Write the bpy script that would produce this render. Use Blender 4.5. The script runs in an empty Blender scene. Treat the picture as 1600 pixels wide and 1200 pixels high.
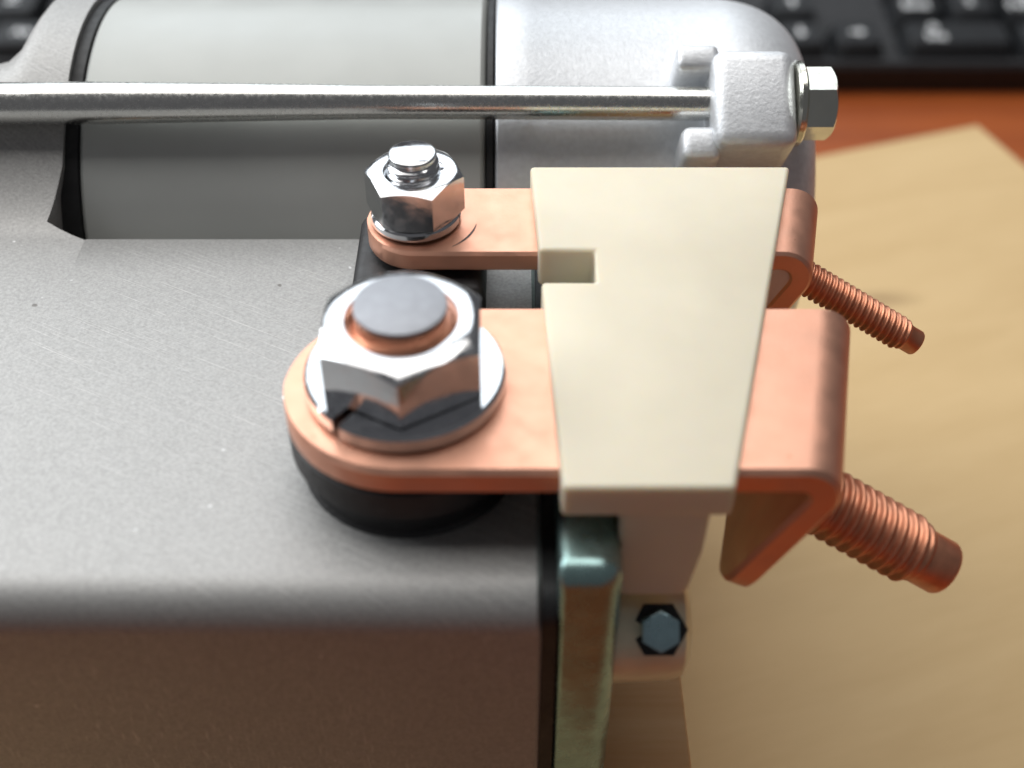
import bpy, bmesh, math, random
from mathutils import Vector, Matrix, noise
random.seed(7)
S = 0.001                       # all shapes are written in millimetres
rad = math.radians
sc = bpy.context.scene
COL = sc.collection

# ------------------------------------------------------------------ camera
PITCH, DIST = 43.0, 122.0
cam_d = bpy.data.cameras.new('camera'); cam = bpy.data.objects.new('camera', cam_d); COL.objects.link(cam)
cam.location = Vector((0, -DIST*math.cos(rad(PITCH)), DIST*math.sin(rad(PITCH))))*S
cam.rotation_euler = (rad(90-PITCH), 0, 0)
cam_d.sensor_width = 36; cam_d.lens = 36*1900/1600
cam_d.clip_start = 0.005; cam_d.clip_end = 50
cam_d.dof.use_dof = True; cam_d.dof.focus_distance = 0.148; cam_d.dof.aperture_fstop = 15
sc.camera = cam

# ------------------------------------------------------------------ light and exposure
w = bpy.data.worlds.new('World'); sc.world = w; w.use_nodes = True
bg = w.node_tree.nodes['Background']; bg.inputs[0].default_value = (0.76, 0.76, 0.80, 1); bg.inputs[1].default_value = 0.11
def area(name, loc, target, size, power, col):
    l = bpy.data.lights.new(name, 'AREA'); l.shape = 'RECTANGLE'; l.size, l.size_y = size; l.energy = power; l.color = col
    o = bpy.data.objects.new(name, l); COL.objects.link(o); o.location = loc
    o.rotation_euler = (Vector(target)-Vector(loc)).to_track_quat('-Z', 'Y').to_euler()
area('window_light', (-0.25, 1.15, 0.80), (0, .05, 0), (1.4, .9), 9, (0.88, 0.95, 1.0))
area('ceiling_light', (-.2, .40, 1.15), (-.2, .40, 0), (1.6, .86), 11, (1.0, 0.97, 0.93))
area('side_window_light', (-1.0, 0.45, 0.70), (0, .05, 0), (.9, .7), 10.5, (0.95, 0.98, 1.0))
sc.view_settings.view_transform = 'Standard'; sc.view_settings.look = 'None'
sc.view_settings.exposure = 0.12; sc.view_settings.gamma = 1

# ------------------------------------------------------------------ materials
def mat(name, col, rough=.5, metal=0, spec=.5, mottle=None, bump=None, speck=None, scratch=None, sss=0, coat=0):
    """mottle=(scale/mm, amount)  bump=(scale/mm, height mm)  speck=(scale, threshold, colour)  scratch=(angle, strength)"""
    m = bpy.data.materials.new(name); m.use_nodes = True
    nt = m.node_tree; N = nt.nodes; L = nt.links; b = N['Principled BSDF']
    b.inputs['Base Color'].default_value = (*col, 1); b.inputs['Roughness'].default_value = rough
    b.inputs['Metallic'].default_value = metal; b.inputs['Specular IOR Level'].default_value = spec
    if sss:
        b.inputs['Subsurface Weight'].default_value = sss; b.inputs['Subsurface Radius'].default_value = (1, .7, .35)
        b.inputs['Subsurface Scale'].default_value = .0015
    if coat: b.inputs['Coat Weight'].default_value = coat; b.inputs['Coat Roughness'].default_value = .1
    tc = N.new('ShaderNodeTexCoord'); mp = N.new('ShaderNodeMapping'); mp.inputs['Scale'].default_value = (1000,)*3
    L.new(tc.outputs['Object'], mp.inputs[0]); vec = mp.outputs[0]
    def nz(scale, detail=4, v=vec):
        n = N.new('ShaderNodeTexNoise'); n.inputs['Scale'].default_value = scale; n.inputs['Detail'].default_value = detail
        L.new(v, n.inputs['Vector']); return n.outputs['Fac']
    def rng(src, a, b_, c, d):
        r = N.new('ShaderNodeMapRange'); L.new(src, r.inputs[0])
        for i, v in enumerate((a, b_, c, d)): r.inputs[i+1].default_value = v
        return r.outputs[0]
    cur = None
    def mix(fac, c1, c2):
        x = N.new('ShaderNodeMix'); x.data_type = 'RGBA'; L.new(fac, x.inputs['Factor'])
        for s, c in ((6, c1), (7, c2)):
            if isinstance(c, tuple): x.inputs[s].default_value = (*c, 1)
            else: L.new(c, x.inputs[s])
        return x.outputs[2]
    if mottle:
        a = mottle[1]; f = rng(nz(mottle[0], 5), .3, .7, 0, 1)
        cur = mix(f, tuple(c*(1-a) for c in col), tuple(min(1, c*(1+a)) for c in col))
        L.new(rng(nz(mottle[0]*1.7, 4), .3, .7, rough-.07, rough+.07), b.inputs['Roughness'])
    if speck:
        for sc_, th, c in speck:
            f = rng(nz(sc_, 1), th, th+.03, 0, 1); cur = mix(f, cur if cur is not None else col, c)
    hs = []
    if bump: hs.append((nz(bump[0], 6), bump[1]))
    if scratch:
        m1 = N.new('ShaderNodeMapping'); m1.inputs['Rotation'].default_value = (0, 0, rad(-scratch[0]))
        m2 = N.new('ShaderNodeMapping'); m2.inputs['Scale'].default_value = (.09, 6.0, .5)
        L.new(vec, m1.inputs[0]); L.new(m1.outputs[0], m2.inputs[0])
        n = nz(1.0, 3, m2.outputs[0]); fade = rng(nz(.03, 1), .40, .56, 0, 1)
        s = rng(n, .56, .72, 0, 1)
        mu = N.new('ShaderNodeMath'); mu.operation = 'MULTIPLY'; L.new(s, mu.inputs[0]); L.new(fade, mu.inputs[1])
        hs.append((mu.outputs[0], -scratch[1]))
        cur = mix(rng(mu.outputs[0], 0, 1, 0, .7), cur if cur is not None else col, tuple(min(1, c*1.5) for c in col))
    if cur is not None: L.new(cur, b.inputs['Base Color'])
    prev = None
    for h, amt in hs:
        bp = N.new('ShaderNodeBump'); bp.inputs['Strength'].default_value = 1; bp.inputs['Distance'].default_value = abs(amt)*S
        bp.invert = amt < 0
        L.new(h, bp.inputs['Height'])
        if prev is not None: L.new(prev, bp.inputs['Normal'])
        prev = bp.outputs[0]
    if prev is not None: L.new(prev, b.inputs['Normal'])
    return m

def wood(name, c1, c2, scale, rough, along=(.02, .55, .55), coat=0, knot=False, rot=0):
    m = bpy.data.materials.new(name); m.use_nodes = True
    nt = m.node_tree; N = nt.nodes; L = nt.links; b = N['Principled BSDF']; b.inputs['Roughness'].default_value = rough; b.inputs['Specular IOR Level'].default_value = .3
    b.inputs['Coat Weight'].default_value = coat
    tc = N.new('ShaderNodeTexCoord'); mp = N.new('ShaderNodeMapping'); mp.inputs['Scale'].default_value = tuple(1000*scale*a for a in along)
    m0 = N.new('ShaderNodeMapping'); m0.inputs['Rotation'].default_value = (0, 0, rad(-rot)); L.new(tc.outputs['Object'], m0.inputs[0])
    L.new(m0.outputs[0], mp.inputs[0])
    n = N.new('ShaderNodeTexNoise'); n.inputs['Scale'].default_value = 1; n.inputs['Detail'].default_value = 6; n.inputs['Distortion'].default_value = .6
    L.new(mp.outputs[0], n.inputs['Vector'])
    mp2 = N.new('ShaderNodeMapping'); mp2.inputs['Scale'].default_value = tuple(1000*scale*a*9 for a in along)
    L.new(m0.outputs[0], mp2.inputs[0])
    n2 = N.new('ShaderNodeTexNoise'); n2.inputs['Scale'].default_value = 1; n2.inputs['Detail'].default_value = 3
    L.new(mp2.outputs[0], n2.inputs['Vector'])
    ad = N.new('ShaderNodeMath'); ad.operation = 'MULTIPLY_ADD'; ad.inputs[1].default_value = .35
    L.new(n2.outputs['Fac'], ad.inputs[0]); L.new(n.outputs['Fac'], ad.inputs[2])
    cr = N.new('ShaderNodeValToRGB'); cr.color_ramp.elements[0].position = .48; cr.color_ramp.elements[1].position = .86
    cr.color_ramp.elements[0].color = (*c1, 1); cr.color_ramp.elements[1].color = (*c2, 1)
    L.new(ad.outputs[0], cr.inputs[0]); out = cr.outputs[0]
    if knot:
        mk = N.new('ShaderNodeMapping'); mk.inputs['Location'].default_value = knot; mk.inputs['Scale'].default_value = (70, 190, 1)
        L.new(tc.outputs['Object'], mk.inputs[0])
        ln = N.new('ShaderNodeVectorMath'); ln.operation = 'LENGTH'; L.new(mk.outputs[0], ln.inputs[0])
        r = N.new('ShaderNodeMapRange'); r.inputs[1].default_value = 0; r.inputs[2].default_value = .8; r.inputs[3].default_value = .5; r.inputs[4].default_value = 0
        L.new(ln.outputs['Value'], r.inputs[0])
        x = N.new('ShaderNodeMix'); x.data_type = 'RGBA'; L.new(r.outputs[0], x.inputs['Factor']); L.new(out, x.inputs[6]); x.inputs[7].default_value = (.16, .08, .035, 1)
        out = x.outputs[2]
    L.new(out, b.inputs['Base Color'])
    bp = N.new('ShaderNodeBump'); bp.inputs['Distance'].default_value = .0001; bp.inputs['Strength'].default_value = .5
    L.new(n2.outputs['Fac'], bp.inputs['Height']); L.new(bp.outputs[0], b.inputs['Normal'])
    return m

M = dict(
  cast=mat('cast_aluminium', (.385, .38, .372), .56, .5, mottle=(2.6, .13), bump=(3.2, .032), scratch=(-28, .025),
           speck=((.5, .80, (.20, .19, .18)), (.62, .80, (.70, .70, .70)))),
  cap=mat('cast_cap_aluminium', (.76, .78, .81), .46, .5, mottle=(1.1, .06), bump=(2.2, .05)),
  tube=mat('grey_painted_steel', (.50, .515, .495), .42, .12, mottle=(.06, .05), bump=(4, .01)),
  rubber=mat('black_rubber', (.012, .012, .013), .55, mottle=(.5, .3), bump=(2, .05)),
  phenolic=mat('black_moulded_plastic', (.016, .015, .016), .5, mottle=(.4, .25), bump=(1.5, .06)),
  copper=mat('copper', (.82, .44, .31), .47, .9, mottle=(.22, .05), bump=(2.4, .02),
             speck=((.75, .79, (.50, .22, .13)),)),
  thread=mat('copper_thread', (.74, .33, .20), .42, .85, mottle=(.6, .12)),
  chrome=mat('bright_nickel_plate', (.72, .73, .75), .13, 1, mottle=(.4, .05), bump=(.5, .025)),
  dull=mat('sawn_stud_end', (.36, .37, .40), .55, .5, mottle=(.8, .04), bump=(3, .015)),
  rod=mat('zinc_plated_rod', (.80, .80, .77), .24, 1, mottle=(1.2, .03), bump=(.9, .012)),
  zinc=mat('zinc_plate_bright', (.74, .74, .66), .20, 1, mottle=(.25, .08), bump=(.6, .05)),
  cover=mat('zinc_plate_green_reflection', (.30, .45, .44), .26, .85, mottle=(.25, .12), bump=(.6, .06)),  # green tint paints the dark green room reflection into the plate's base colour
  gold=mat('passivated_boss', (.80, .74, .55), .42, .35, mottle=(.4, .06), bump=(.9, .08)),
  blue=mat('blue_zinc_bolt', (.40, .58, .63), .3, .8, mottle=(.6, .1)),
  cream=mat('cream_nylon', (.79, .72, .565), .46, 0, mottle=(.12, .03), bump=(1.6, .015), sss=.5),
  case=mat('black_keyboard_plastic', (.022, .022, .024), .55, spec=.3, mottle=(.3, .15), bump=(2, .04)),
  key=mat('black_key_plastic', (.013, .014, .016), .52, spec=.25, mottle=(.3, .15), bump=(3, .03)),
  legend=mat('white_key_print', (.72, .73, .74), .6, mottle=(.4, .06)),
  board=wood('pale_plywood', (.585, .41, .205), (.64, .46, .24), 1, .6, along=(.012, .07, .07), rot=18.6, knot=(-88.4*.07, -137*.19, .1)),
  block=wood('honey_pine', (.68, .38, .17), (.78, .50, .26), 1, .5, along=(.012, .12, .12)),
  desk=wood('red_brown_veneer', (.24, .050, .010), (.34, .080, .016), 1, .5, along=(.008, .09, .09)),
)

# ------------------------------------------------------------------ helpers
def obj(name, bm, material, parent=None, label=None, angle=32, smooth=True, loc=None, recalc=True):
    if recalc: bmesh.ops.recalc_face_normals(bm, faces=bm.faces[:])
    me = bpy.data.meshes.new(name); bm.transform(Matrix.Scale(S, 4)); bm.to_mesh(me); bm.free()
    if smooth:
        me.shade_smooth(); me.set_sharp_from_angle(angle=rad(angle))
    me.materials.append(material)
    o = bpy.data.objects.new(name, me); COL.objects.link(o)
    if parent is not None:
        o.parent = parent
        r = parent
        off = Vector((0, 0, 0))
        while r is not None: off += r.location; r = r.parent
        o.location = (Vector(loc)*S if loc is not None else -off)
    if label: o['label'] = label
    return o
def sub(name, bm, material, parent, **k): return obj(name, bm, material, parent, **k)
def thing(name, label, cat, loc, group=None):
    o = bpy.data.objects.new(name, None); COL.objects.link(o); o.location = Vector(loc)*S; o.empty_display_size = .01
    o['label'] = label; o['category'] = cat
    if group: o['group'] = group
    return o

def box(bm, x0, x1, y0, y1, z0, z1, mtx=None, bevel=0, seg=2):
    v = [bm.verts.new((x, y, z)) for x in (x0, x1) for y in (y0, y1) for z in (z0, z1)]
    fs = [bm.faces.new([v[i] for i in f]) for f in ((0,1,3,2),(4,6,7,5),(0,4,5,1),(2,3,7,6),(0,2,6,4),(1,5,7,3))]
    if bevel:
        es = list({e for f in fs for e in f.edges})
        r = bmesh.ops.bevel(bm, geom=es, offset=bevel, segments=seg, profile=.5, affect='EDGES', clamp_overlap=True)
        v = list({x for f in r['faces'] for x in f.verts} | {x for x in v if x.is_valid})
    if mtx is not None: bmesh.ops.transform(bm, matrix=mtx, verts=v)
    return v

def loft(bm, rings, close=True, cap0=True, cap1=True):
    R = [[bm.verts.new(p) for p in r] for r in rings]; n = len(R[0])
    for a, b in zip(R, R[1:]):
        for i in range(n if close else n-1):
            j = (i+1) % n
            bm.faces.new((a[i], a[j], b[j], b[i]))
    if cap0: bm.faces.new(R[0][::-1])
    if cap1: bm.faces.new(R[-1])
    return R

def lathe(bm, prof, mtx=None, seg=64, cap=True):
    """prof: list of (radius, z), axis +Z"""
    rings = [[(r*math.cos(2*math.pi*i/seg), r*math.sin(2*math.pi*i/seg), z) for i in range(seg)] for r, z in prof]
    if mtx is not None: rings = [[mtx @ Vector(p) for p in r] for r in rings]
    loft(bm, rings, True, cap, cap)

def axis_matrix(origin, direction):
    return Matrix.Translation(Vector(origin)) @ Vector(direction).to_track_quat('Z', 'Y').to_matrix().to_4x4()
AX = Matrix.Rotation(rad(90), 4, 'Y')            # +Z -> +X

def hexnut(bm, af, h, rh, mtx, bottom_chamfer=False, ch=None, sl=.55, dep=.5):
    """hexagon with a conical top chamfer, bore radius rh"""
    a = af/2; n = 72; rc = a*0.985 if ch is None else ch
    rings = [[] for _ in range(6)]
    for i in range(n):
        t = 2*math.pi*i/n; ph = (t+rad(30)) % rad(60) - rad(30)
        r = a/math.cos(ph)
        dz = max(0, (r-rc)*sl)
        rings[0].append((rh*math.cos(t), rh*math.sin(t), 0))
        rings[1].append((r*math.cos(t), r*math.sin(t), dz*.9 if bottom_chamfer else 0))
        rings[2].append((r*math.cos(t), r*math.sin(t), h-dz))
        q = min(rc, r)
        rings[3].append((q*math.cos(t), q*math.sin(t), h))
        rings[4].append(((rh+.55)*math.cos(t), (rh+.55)*math.sin(t), h))
        rings[5].append((rh*math.cos(t), rh*math.sin(t), h-dep))
    rings = [[mtx @ Vector(p) for p in r] for r in rings]
    R = [[bm.verts.new(p) for p in r] for r in rings]
    for k in range(6):
        A, B = R[k], R[(k+1) % 6]
        for i in range(n):
            j = (i+1) % n; bm.faces.new((A[i], A[j], B[j], B[i]))

def helix(bm, ro, ri, pitch, length, mtx, seg=40, per=8, z0=0, tip=None):
    """threaded bar along +Z; tip=(radius, length, chamfer) plain end"""
    n = int(length/pitch*per)
    rings = []
    def prof(u):
        u = u % 1.0
        t = abs(u-.5)*2
        t = min(1, max(0, (t-.08)/.80))
        return ro+(ri-ro)*(3*t*t-2*t*t*t)
    for k in range(n+1):
        z = length*k/n; ring = []
        fade = min(1, (length-z)/(pitch*.9))
        for i in range(seg):
            t = 2*math.pi*i/seg
            r = prof(z/pitch - t/(2*math.pi)); r = ri+(r-ri)*fade
            ring.append((r*math.cos(t), r*math.sin(t), z+z0))
        rings.append(ring)
    if tip:
        tr, tl, tc = tip
        for r, z in ((tr, length+.05), (tr, length+tl-tc), (tr-tc*.4, length+tl-tc*.3), (tr-tc, length+tl)):
            rings.append([(r*math.cos(2*math.pi*i/seg), r*math.sin(2*math.pi*i/seg), z+z0) for i in range(seg)])
    rings = [[mtx @ Vector(p) for p in r] for r in rings]
    loft(bm, rings)

def split_washer(bm, ro, ri, h, mtx, gap_deg, at_deg, e=.35, rise=.35):
    n = 70; rings = []
    for i in range(n+1):
        t = rad(at_deg + gap_deg/2 + (360-gap_deg)*i/n); lift = rise*(i/n-.5)
        sec = [(ri, 0), (ro-e, 0), (ro, e), (ro, h-e), (ro-e, h), (ri, h)]
        rings.append([mtx @ Vector((r*math.cos(t), r*math.sin(t), z+lift)) for r, z in sec])
    loft(bm, rings)

def bar_mesh(bm, yc, hw, thick, xl, xb, beta, flange, r_in, k, wl=None, corner=2.5, ch=.35):
    """copper strip: rounded left end at xl, bent down at xb through beta degrees, bend line slewed by k"""
    wl = wl or hw
    st = []                                    # (x, z, heading, half width)
    for i in range(15):
        a = rad(90)*i/14
        st.append((xl+wl*(1-math.cos(a)), 0, 0, max(hw*math.sin(a), .25)))
    ro = r_in+thick
    x1 = xb-ro
    for i in range(1, 5): st.append((xl+wl+(x1-xl-wl)*i/4, 0, 0, hw))
    nb = 14
    for i in range(1, nb+1):
        a = rad(beta)*i/nb
        st.append((x1+ro*math.sin(a), -ro+ro*math.cos(a), a, hw))
    xe, ze, _, _ = st[-1]; a = rad(beta); d = (math.cos(a), -math.sin(a))
    for i in range(1, 5): st.append((xe+d[0]*(flange-corner)*i/4, ze+d[1]*(flange-corner)*i/4, a, hw))
    for i in range(1, 9):
        q = rad(90)*i/8
        st.append((xe+d[0]*(flange-corner+corner*math.sin(q)), ze+d[1]*(flange-corner+corner*math.sin(q)), a, hw-corner*(1-math.cos(q))))
    rings = []
    for (x, z, a, h) in st:
        nx, nz = math.sin(a), math.cos(a)
        c = min(ch, h*.4)
        wgt = min(1, max(0, (x-(xl+wl+6))/(xb-ro-(xl+wl+6)))) if a == 0 else 1
        ring = []
        for y, t in ((-h+c, 0), (h-c, 0), (h, -c), (h, -thick+c), (h-c, -thick), (-h+c, -thick), (-h, -thick+c), (-h, -c)):
            ring.append((x+nx*t+wgt*k*y, yc+y, z+nz*t))
        rings.append(ring)
    loft(bm, rings)
    return (xe, ze, d)

# ------------------------------------------------------------------ setting: desk, boards
ZD, ZB, ZS = -118.0, -100.0, -53.9
d = thing('desk', 'reddish brown veneered desk top under the pale board and the keyboard', 'desk', (0, 300, ZD))
bm = bmesh.new(); box(bm, -700, 700, -350, 560, ZD-25, ZD, bevel=1.5)
obj('desk_top', bm, M['desk'], d)
for x in (-660, 660):
    for y in (-310, 520):
        bm = bmesh.new(); box(bm, x-25, x+25, y-25, y+25, ZD-740, ZD-25.1, bevel=2); obj('leg', bm, M['desk'], d)

t = thing('wooden_board', 'wide pale plywood board lying on the desk with its far right corner showing', 'wooden board', (0, 60, ZD))
cx = Vector((133.5, 216.5))
bm = bmesh.new()
ux = Vector((49.8, 16.8)).normalized(); uy = Vector((ux.y, -ux.x))
pts = [cx, cx-ux*330, cx-ux*330+uy*225, cx+uy*225]
lo = [bm.verts.new((p.x, p.y, ZD)) for p in pts]; hi = [bm.verts.new((p.x, p.y, ZB)) for p in pts]
bm.faces.new(hi); bm.faces.new(lo[::-1])
for i in range(4): bm.faces.new((lo[i], lo[(i+1) % 4], hi[(i+1) % 4], hi[i]))
bmesh.ops.bevel(bm, geom=bm.edges[:], offset=.6, segments=2, affect='EDGES')
obj('panel', bm, M['board'], t)

t = thing('wooden_block', 'honey coloured wooden block on the pale board, carrying the motor', 'wooden block', (-30, 30, ZB))
bm = bmesh.new(); box(bm, -95, 22.3, -17.5, 98, ZB, ZS, bevel=.8)
obj('plank', bm, M['block'], t)

# ------------------------------------------------------------------ starter motor
motor = thing('starter_motor', 'grey starter motor with copper terminal bars and a cream insulator block, lying on wood', 'starter motor', (-10, 40, ZS))
CY, CZ, RT = 71.4, -24.8, 29.0           # axis of the motor tube
ZH = -10.5                                # top face of the solenoid housing
YF = -19.8                                # its front face
TA = lambda x: Matrix.Translation((x, CY, CZ)) @ AX

# tube, seal rings, cap
bm = bmesh.new(); lathe(bm, [(RT-1, -58.0), (RT-.25, -57.6), (RT, -57.2), (RT, -4.3), (RT-.25, -3.9), (RT-1, -3.5)], TA(0), 160)
obj('motor_tube', bm, M['tube'], motor, label='smooth grey painted motor tube')
for x0, x1, r in ((-61.5, -57.7, 28.9), (-3.6, -2.3, 29.0)):
    bm = bmesh.new(); lathe(bm, [(r-1, x0), (r, x0+.3), (r, x1-.3), (r-1, x1)], TA(0), 128); obj('seal_ring', bm, M['rubber'], motor)
prof = [(RT-1.2, -2.4), (RT-.2, -2.2), (RT+.05, -1.9), (RT+.05, 2.6), (RT-.35, 3.3)]
for i in range(0, 17):
    a = rad(90)*i/16
    prof.append((19+(RT-.4-19)*max(0, math.cos(a))**.9, 29.5+13.2*math.sin(a)))
prof += [(13, 42.8), (12, 42.2), (3, 42.1)]
bm = bmesh.new(); lathe(bm, prof, TA(0), 160)
cap = obj('end_cap', bm, M['cap'], motor, label='cast silver end cap with a bolt lug')
# lug on the cap, in a frame: x along the axis, t tangential (towards the viewer, downwards), r radial
er = Vector((0, -.587, .81)); et = Vector((0, -.81, -.587))
LM = Matrix(((1, et.x, er.x, 0), (0, et.y, er.y, CY), (0, et.z, er.z, CZ), (0, 0, 0, 1)))
bm = bmesh.new()
box(bm, 25.7, 36.6, -6.1, 7.6, 22, 36.6, LM, bevel=2.1, seg=5)
box(bm, 21.4, 27, -7.2, -3.6, 22, 35.0, LM, bevel=1.0, seg=3)
box(bm, 21.8, 27, 3.8, 8.6, 20, 34.6, LM, bevel=1.3, seg=3)
lug = sub('bolt_lug', bm, M['cap'], cap)

# through bolt
bm = bmesh.new(); rc = er*32.2+Vector((0, CY, CZ)); rings = []
for i in range(41):
    x = -100+128*i/40
    bow = .55*math.sin(math.pi*min(1, max(0, (x+70)/98)))
    r = 2.2+.45*min(1, max(0, (-18-x)/45)) if x > -18 else 2.2+.55*min(1, (-18-x)/36)
    c = rc+er*bow+Vector((x, 0, 0))
    rings.append([c+Vector((0, r*math.cos(2*math.pi*k/40), r*math.sin(2*math.pi*k/40))) for k in range(40)])
loft(bm, rings)
bolt = obj('through_bolt', bm, M['rod'], motor, label='long zinc plated through bolt along the tube')
bm = bmesh.new(); lathe(bm, [(2.4, 36.6), (5.2, 36.6), (5.55, 36.9), (5.55, 37.5), (5.2, 37.8), (2.4, 37.8)], Matrix.Translation(rc) @ AX, 64)
sub('washer', bm, M['zinc'], bolt)
bm = bmesh.new(); hexnut(bm, 8.2, 4.1, .6, Matrix.Translation(rc+Vector((37.75, 0, 0))) @ AX @ Matrix.Rotation(rad(8), 4, 'Z'), ch=3.9, dep=.05)
sub('bolt_head', bm, M['zinc'], bolt)

# housing: plate with rounded front edge, left part rising to the collar
front = []
rF = 4.5
front.append((YF, ZS)); front.append((YF, ZH-rF-18)); front.append((YF, ZH-rF-8))
for i in range(9):
    a = rad(90)*i/8; front.append((YF+rF*(1-math.cos(a)), ZH-rF+rF*math.sin(a)))
plate = [(-10, ZH), (5, ZH), (20, ZH), (32, ZH), (38.6, ZH)]
RC = 29.7
def bez(t):
    p0, p1, p2 = Vector((38.6, ZH)), Vector((43.2, ZH)), Vector((CY+RC*math.cos(rad(132)), CZ+RC*math.sin(rad(132))))
    return p0*(1-t)**2+p1*2*t*(1-t)+p2*t*t
fil = [tuple(bez(i/10)) for i in range(1, 11)]
arc = [(CY+RC*math.cos(rad(a)), CZ+RC*math.sin(rad(a))) for a in range(126, -31, -6)]
profL = front+plate+fil+arc
def xend(y, z, i):
    n0 = len(front)+len(plate)-1
    if i <= n0: return -55.3
    k = i-n0
    if k <= 3: return -55.3-5.6*k/3
    return -60.9+1.3*min(1, (k-3)/5)
bm = bmesh.new()
XL = -66.5
def ringL(x, inner=0, f=None, shrink=0):
    out = []
    for i, (y, z) in enumerate(profL):
        xx = x if f is None else f(y, z, i)
        if shrink and i > len(front)+len(plate)+4:
            dv = Vector((y-CY, z-CZ)); dv *= 1-shrink*min(1, max(0, (118-math.degrees(math.atan2(z-CZ, y-CY)))/34)); y, z = CY+dv.x, CZ+dv.y
        out.append((xx, y, z))
    return out
def with_floor(r, x, f=None): return r
rings = [ringL(-120, shrink=.40), ringL(-84, shrink=.40), ringL(-74, shrink=.38), ringL(-70, shrink=.3), ringL(-68, shrink=.16), ringL(-66.6, shrink=.04), ringL(XL+1),
         ringL(-64)]
rings.append(ringL(0, f=lambda y, z, i: xend(y, z, i)-.5))
rings.append(ringL(0, f=xend))
R = loft(bm, rings, close=False, cap0=False, cap1=False)
# wall thickness at the open end of the collar and along the pocket
last = R[-1]; inner = []
nn = len(front)+len(plate)-1
for i, v in enumerate(last):
    y, z = v.co.y, v.co.z
    if i < nn: inner.append(None); continue
    if i < nn+6: inner.append(bm.verts.new((v.co.x-.3, y+2.0, z-9)))
    else:
        dv = Vector((y-CY, z-CZ)).normalized(); inner.append(bm.verts.new((v.co.x-.3, y-dv.x*4, z-dv.y*4)))
for i in range(nn, len(last)-1):
    bm.faces.new((last[i], last[i+1], inner[i+1], inner[i]))
bmesh.ops.recalc_face_normals(bm, faces=bm.faces[:])
# plate part to the right, closed solid; its pocket wall falls away behind the back edge
XR = 2.9
pr = front+plate+[(39.1, ZH-.25), (39.3, ZH-.8), (40.0, ZS+.5)]
def ringP(x, ins=0):
    return [(x, y+(ins if y < 0 else -ins), z-(ins if z > ZS+1 else 0)) for y, z in pr]
loft(bm, [ringP(-55.3), ringP(-30), ringP(-10), ringP(XR-.5), ringP(XR, .45)], close=True, cap0=False, cap1=True)
housing = obj('solenoid_housing', bm, M['cast'], motor, label='coarse cast aluminium housing with brushed top face', recalc=False, angle=40)

# gasket and plated cover at its right end
def rrect(x, y0, y1, z0, z1, r, n=8):
    out = []
    for cy_, cz_, a0 in ((y1-r, z1-r, 0), (y0+r, z1-r, 90), (y0+r, z0+r, 180), (y1-r, z0+r, 270)):
        for i in range(n+1):
            a = rad(a0+90*i/n); out.append((x, cy_+r*math.cos(a), cz_+r*math.sin(a)))
    return out
bm = bmesh.new(); loft(bm, [rrect(XR+.02, YF+.3, 38.8, ZS+.4, ZH-.35, 3.4), rrect(4.35, YF+.3, 38.8, ZS+.4, ZH-.35, 3.4)])
obj('gasket', bm, M['rubber'], motor)
bm = bmesh.new(); rr = []
for i in range(4): a = rad(90)*i/3; rr.append((4.4+.7*(1-math.cos(a)), .7*(1-math.sin(a))))
rr.append((7.9, 0))
for i in range(1, 8): a = rad(90)*i/7; rr.append((7.9+2.7*math.sin(a), 2.7*(1-math.cos(a))))
loft(bm, [rrect(x, YF+.4+q, 38.5-q, ZS+.6+q, ZH+4.4-q, max(.6, 2.3-q)) for x, q in rr])
cover = obj('plated_cover', bm, M['cover'], motor, label='yellowish zinc plated cover behind the black gasket')
bm = bmesh.new(); BM = Matrix.Translation((0, -11, -25)) @ AX
lathe(bm, [(6.3, 10.4), (6.2, 12), (6.0, 16.6), (5.5, 18.0), (4.4, 18.7), (.3, 18.9)], BM, 64)
boss = sub('cover_boss', bm, M['gold'], cover)
bm = bmesh.new(); lathe(bm, [(.3, -1), (3.0, -1), (3.0, 0), (.3, .05)], Matrix.Translation((15.1, -11, -25)) @ Matrix.Rotation(rad(42), 4, 'X') @ Matrix.Translation((0, 0, 6.1)), 6)
sub('recess_shade_disc', bm, M['rubber'], cover)  # solid black disc painting the shade of a recess; nothing is cut
bm = bmesh.new(); hexnut(bm, 3.7, 1.9, .02, Matrix.Translation((15.1, -11, -25)) @ Matrix.Rotation(rad(42), 4, 'X') @ Matrix.Translation((0, 0, 6.2)), ch=1.75, dep=.02)
sub('cover_bolt', bm, M['blue'], cover)

# insulators under the bars
WM = Matrix.Translation((-10.6, .1, 0))
bm = bmesh.new()
lathe(bm, [(5, -2.85), (11.4, -2.85), (12.3, -3.4), (12.3, -6.6), (11.9, -7.0), (11.1, -7.1), (11.0, -7.4), (11.0, -10.0), (11.4, -10.45), (5, -10.6)], WM, 96)
obj('terminal_insulator', bm, M['phenolic'], motor, label='round stepped black insulator under the wide bar')
bm = bmesh.new(); box(bm, -18.6, -3.1, 19.6, 35.0, -10.6, -3.6, bevel=1.4, seg=4)
lathe(bm, [(4, -3.7), (4.9, -3.7), (5.0, -3.5), (5.0, -2.6), (4, -2.5)], Matrix.Translation((-11.3, 28.3, 0)), 48)
obj('terminal_insulator', bm, M['phenolic'], motor, label='square black insulator under the narrow bar')

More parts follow.
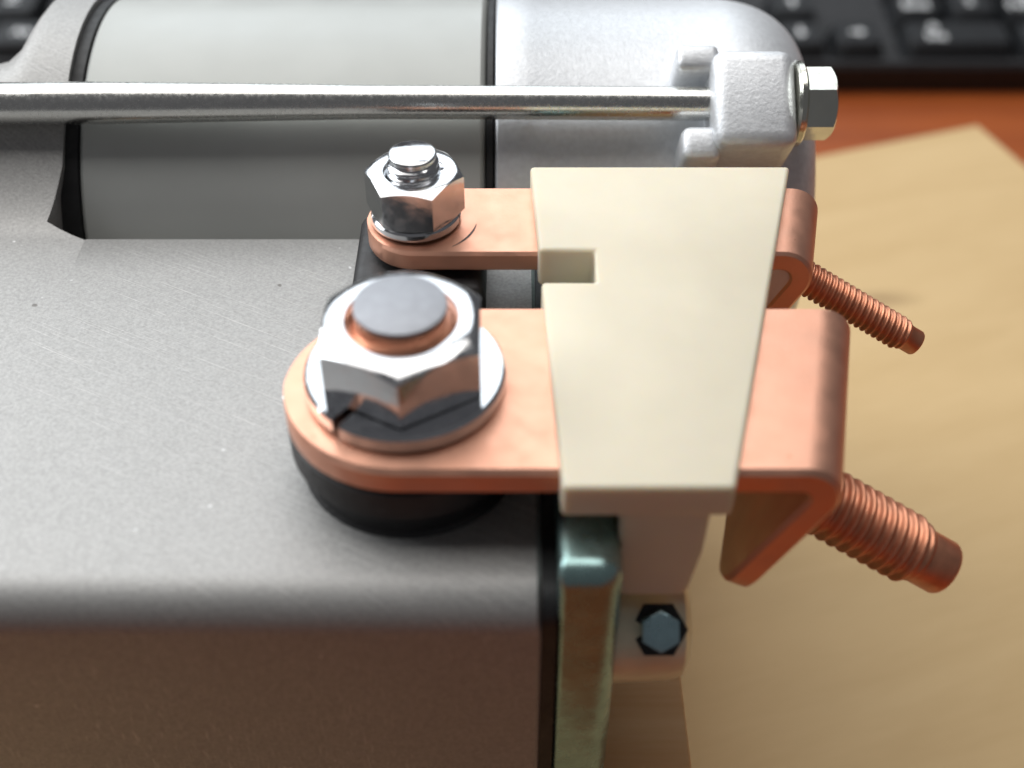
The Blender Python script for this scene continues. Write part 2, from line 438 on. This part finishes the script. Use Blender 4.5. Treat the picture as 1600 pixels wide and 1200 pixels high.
# copper bars with threaded studs
K = .235
bm = bmesh.new(); xe, ze, dd = bar_mesh(bm, 0.1, 12.2, 3.2, -22.9, 34.3, 118, 15.2, .8, K, corner=3.0, ch=.5)
bar = obj('busbar', bm, M['copper'], motor, label='wide copper bar with a thick threaded stud')
def stud(parent, xe, ze, dd, along, yc, ro, ri, pitch, length, tip, label):
    a = math.atan2(-dd[1], dd[0])
    nrm = Vector((math.sin(a), 0, math.cos(a)))
    nrm = Vector((nrm.x, -nrm.x*K, nrm.z)).normalized()
    p = Vector((xe+dd[0]*along, yc, ze+dd[1]*along))
    bm = bmesh.new(); helix(bm, ro, ri, pitch, length, axis_matrix(p-nrm*.3, nrm), tip=tip)
    sub('threaded_stud', bm, M['thread'], parent, label=label, angle=60)
stud(bar, xe, ze, dd, 9.4, 0.1, 4.0, 3.3, 1.4, 18.2, (3.2, 3.8, .5), 'thick reddish copper stud with coarse thread')
bm = bmesh.new(); xe2, ze2, dd2 = bar_mesh(bm, 28.4, 6.7, 2.6, -17.0, 36.2, 118, 7.6, 1.3, K, wl=5.9, corner=2.0)
bar2 = obj('busbar', bm, M['copper'], motor, label='narrow copper bar with a thin threaded stud')
stud(bar2, xe2, ze2, dd2, 2.4, 28.4, 2.15, 1.72, .86, 16.6, (1.65, 1.9, .3), 'thin copper stud with fine thread')

bm = bmesh.new(); pa = []
for i in range(13):
    a = rad(-52+44*i/12); wd = .12*math.sin(math.pi*(i+.6)/13.2)+.02; pa.append([(-11.2+(7.1+q)*math.cos(a), 28.3+(7.1+q)*math.sin(a)*.95, .02) for q in (-wd, wd)])
loft(bm, pa, close=False, cap0=False, cap1=False)
sub('scratch_mark', bm, M['rubber'], bar2)

# large nut, split washer, stud

bm = bmesh.new(); split_washer(bm, 10.0, 5.2, 2.0, WM @ Matrix.Translation((0, 0, .25)), 5, 232, rise=.35)
obj('spring_washer', bm, M['chrome'], motor, label='wide bright split washer with its gap at front left')
bm = bmesh.new(); hexnut(bm, 15.1, 6.3, 5.0, WM @ Matrix.Translation((0, 0, 2.3)) @ Matrix.Rotation(rad(1), 4, 'Z'), ch=7.0, sl=.62)
obj('terminal_nut', bm, M['chrome'], motor, label='large bright hexagon nut')
bm = bmesh.new(); helix(bm, 4.95, 4.4, 1.5, 9.3, WM, tip=(4.5, .6, .3))
ts = obj('terminal_stud', bm, M['thread'], motor, angle=60, label='thick copper terminal stud with a grey flat end')
bm = bmesh.new(); lathe(bm, [(4.3, 9.8), (4.5, 9.95), (4.48, 10.25), (4.2, 10.35)], WM, 64)
sub('stud_end', bm, M['dull'], ts)
# small nut
SM = Matrix.Translation((-11.2, 28.3, 0))
bm = bmesh.new(); split_washer(bm, 5.25, 3.1, 1.25, SM @ Matrix.Translation((0, 0, .2)), 6, -12, e=.25, rise=.3)
obj('spring_washer', bm, M['chrome'], motor, label='small bright split washer on the narrow bar')
bm = bmesh.new(); hexnut(bm, 10.0, 5.3, 2.95, SM @ Matrix.Translation((0, 0, 1.55)) @ Matrix.Rotation(rad(24), 4, 'Z'), ch=4.75, bottom_chamfer=True)
obj('terminal_nut', bm, M['chrome'], motor, label='small bright hexagon nut')
bm = bmesh.new(); helix(bm, 3.05, 2.5, .95, 8.75, SM, tip=(2.75, .4, .25))
obj('terminal_stud', bm, M['chrome'], motor, angle=60, label='thin bright threaded terminal stud')

# cream insulator block
bm = bmesh.new()
def xr(y): return 20.4+(y+14.7)*(33.9-20.4)/52.1
def xlft(y): return 4.6-(y+14.7)*(4.6-2.2)/52.1
NX = 9.2
rows = [(-14.7, .8), (15.6, .8), (19.9, 1.9), (37.4, 1.5)]
def mk(x, y, z): return bm.verts.new((x, y, z))
g = {}
for j, (y, z) in enumerate(rows):
    for i, x in enumerate((xlft(y), NX, xr(y))):
        g[i, j, 1] = mk(x, y, z); g[i, j, 0] = mk(x, y, -3.3)
cells = [(0, 0), (1, 0), (1, 1), (0, 2), (1, 2)]
for (i, j) in cells:
    for s in (0, 1):
        q = [g[i, j, s], g[i+1, j, s], g[i+1, j+1, s], g[i, j+1, s]]; bm.faces.new(q if s else q[::-1])
side = [(0,0),(1,0),(2,0),(2,1),(2,2),(2,3),(1,3),(0,3),(0,2),(1,2),(1,1),(0,1)]
for a, b in zip(side, side[1:]+side[:1]):
    bm.faces.new((g[a[0], a[1], 0], g[b[0], b[1], 0], g[b[0], b[1], 1], g[a[0], a[1], 1]))
bmesh.ops.recalc_face_normals(bm, faces=bm.faces[:])
es = [e for e in bm.edges if len(e.link_faces) == 2 and e.calc_face_angle(0) > rad(30)]
bmesh.ops.bevel(bm, geom=es, offset=.5, segments=3, profile=.5, affect='EDGES', clamp_overlap=True)
block = obj('insulator_block', bm, M['cream'], motor, label='cream moulded insulator block gripping both copper bars')
bm = bmesh.new()
def stem_ring(z, q): return [(10.2+q*.2, -14.3+q*.1, z), (18.6-q*.4, -14.3+q*.1, z), (22.5-q*.4, 30, z), (10.2+q*.2, 30, z)]
loft(bm, [stem_ring(-3.1, 0), stem_ring(-9, .4), stem_ring(-15.6, 2.6), stem_ring(-16.2, 3.4)])
bmesh.ops.bevel(bm, geom=bm.edges[:], offset=.5, segments=2, affect='EDGES', clamp_overlap=True)
sub('stem', bm, M['cream'], block)

# ------------------------------------------------------------------ keyboard
kb = thing('keyboard', 'black computer keyboard with white legends on the desk behind the motor', 'keyboard', (0, 266.5, ZD))
kb.rotation_euler.x = rad(5)
U = 18.6
def ux_(u): return 93.9+(u-16.75)*U
bm = bmesh.new()
x0, x1 = ux_(-.45), ux_(22.95)
prof = [(0, 0), (0, 8.6), (1.2, 10.2), (3, 10.2), (3.2, 7.2), (132, 7.2), (132.4, 10.2), (142, 10.2), (143, 9), (143, 0)]
loft(bm, [[(x, y, z) for y, z in prof] for x in (x0, x1)])
def kobj(name, bm, m, parent, loc=(0, 0, 0), smooth=True):
    me = bpy.data.meshes.new(name)
    bmesh.ops.recalc_face_normals(bm, faces=bm.faces[:])
    bm.transform(Matrix.Scale(S, 4)); bm.to_mesh(me); bm.free(); me.materials.append(m)
    if smooth: me.shade_smooth(); me.set_sharp_from_angle(angle=rad(35))
    o = bpy.data.objects.new(name, me); COL.objects.link(o); o.parent = parent; o.location = Vector(loc)*S
    return o
case = kobj('case', bm, M['case'], kb)
for u in (1.5, 21):
    bm = bmesh.new(); box(bm, ux_(u)-10, ux_(u)+10, 122, 132, -10.9, -.1, bevel=1); kobj('foot', bm, M['case'], kb)
for xs in ((x0, x0+4), (x1-4, x1)):
    bm = bmesh.new(); box(bm, xs[0]+.05, xs[1]-.05, 3.3, 131.9, 7.25, 10.1, bevel=.5); kobj('side_rail', bm, M['case'], kb)

key_cache = {}
def key_mesh(w, h=1.0):
    if (w, h) in key_cache: return key_cache[w, h]
    bm = bmesh.new(); a = w*U/2-.7; b = h*U/2-.7
    def rr(ax, by, z, yo=0, c=1.3): return [(-ax+c, -by+yo, z), (ax-c, -by+yo, z), (ax, -by+c+yo, z), (ax, by-c+yo, z), (ax-c, by+yo, z), (-ax+c, by+yo, z), (-ax, by-c+yo, z), (-ax, -by+c+yo, z)]
    loft(bm, [rr(a, b, 0), rr(a-2.0, b-2.0, 6.4, .5), rr(a-2.6, b-2.6, 6.9, .5)])
    bmesh.ops.recalc_face_normals(bm, faces=bm.faces[:])
    me = bpy.data.meshes.new('key'); bm.transform(Matrix.Scale(S, 4)); bm.to_mesh(me); bm.free(); me.materials.append(M['key'])
    me.shade_smooth(); me.set_sharp_from_angle(angle=rad(30))
    key_cache[w, h] = me; return me
leg_cache = {}
def text_mesh(txt, size):
    if (txt, size) in leg_cache: return leg_cache[txt, size]
    if txt in ('left', 'right', 'up', 'down'):
        bm = bmesh.new()
        pts = [(-2.6, -.6), (.2, -.6), (.2, -1.9), (2.6, 0), (.2, 1.9), (.2, .6), (-2.6, .6)]
        rot = {'right': 0, 'up': 90, 'left': 180, 'down': 270}[txt]
        Rm = Matrix.Rotation(rad(rot), 4, 'Z')
        lo = [bm.verts.new(Rm @ Vector((x, y, 0))) for x, y in pts]; hi = [bm.verts.new(Rm @ Vector((x, y, .08))) for x, y in pts]
        bm.faces.new(hi)
        for i in range(len(pts)): bm.faces.new((lo[i], lo[(i+1) % 7], hi[(i+1) % 7], hi[i]))
        bm.transform(Matrix.Scale(S, 4)); me = bpy.data.meshes.new('legend'); bm.to_mesh(me); bm.free()
    else:
        cu = bpy.data.curves.new('legend', 'FONT'); cu.body = txt; cu.size = size*S; cu.align_x = 'CENTER'; cu.align_y = 'CENTER'; cu.extrude = .00004; cu.offset = .00012
        cu.space_line = .8; cu.resolution_u = 3
        to = bpy.data.objects.new('legend', cu); COL.objects.link(to)
        dg = bpy.context.evaluated_depsgraph_get(); me = bpy.data.meshes.new_from_object(to.evaluated_get(dg))
        bpy.data.objects.remove(to)
    me.materials.clear(); me.materials.append(M['legend'])
    leg_cache[txt, size] = me; return me
def key(u0, row, w=1, h=1, txt=None, size=6.5, off=(0, 0)):
    o = bpy.data.objects.new('key', key_mesh(w, h)); COL.objects.link(o); o.parent = kb
    o.location = Vector((ux_(u0+w/2), 12.4+U*(row+(h-1)/2), 7.3))*S
    if txt:
        l = bpy.data.objects.new('legend', text_mesh(txt, size)); COL.objects.link(l); l.parent = o
        l.location = Vector((off[0], .5+off[1], 6.95))*S
rowsK = [
 [(1.25,'Ctrl'),(1.25,'Win'),(1.25,'Alt'),(6.25,None),(1.25,'Alt'),(1.25,'Win'),(1.25,None),(1.25,'Ctrl')],
 [(2.25,'Shift')]+[(1,c) for c in 'ZXCVBNM,./']+[(2.75,'Shift')],
 [(1.75,'Caps')]+[(1,c) for c in "ASDFGHJKL;'"]+[(2.25,'Enter')],
 [(1.5,'Tab')]+[(1,c) for c in 'QWERTYUIOP[]']+[(1.5,'\\')],
 [(1,c) for c in '`1234567890-=']+[(2,'Back')]]
for r, row in enumerate(rowsK):
    u = 0
    for wd, tx in row:
        key(u, r, wd, 1, tx, 6.8 if tx and len(tx) == 1 else 5.0, (-1.5, 1.5) if tx and len(tx) == 1 else (0, 0)); u += wd
for u, tx in ((15.25, 'left'), (16.25, 'down'), (17.25, 'right')): key(u, 0, 1, 1, tx)
key(16.25, 1, 1, 1, 'up')
for u in (15.25, 16.25, 17.25):
    for r in (3, 4): key(u, r)
key(18.5, 0, 2, 1, '0\nIns', 6.0, (-7.5, 0)); key(20.5, 0, 1, 1, '.\nDel', 5.5, (-1, 0))
for r, tr in enumerate((('1\nEnd', '2', '3\nPgDn'), ('4', '5', '6'), ('7', '8', '9')), 1):
    for i, tx in enumerate(tr): key(18.5+i, r, 1, 1, tx, 6.0, (-1, 0))
for i, tx in enumerate('/*-'): key(18.5+i, 4, 1, 1, tx)
key(21.5, 0, 1, 2, 'Enter', 4.5); key(21.5, 2, 1, 2, '+'); key(21.5, 4, 1, 1)
for u in [0]+[2+i for i in range(4)]+[6.5+i for i in range(4)]+[11+i for i in range(4)]+[15.25, 16.25, 17.25]: key(u, 5.3)
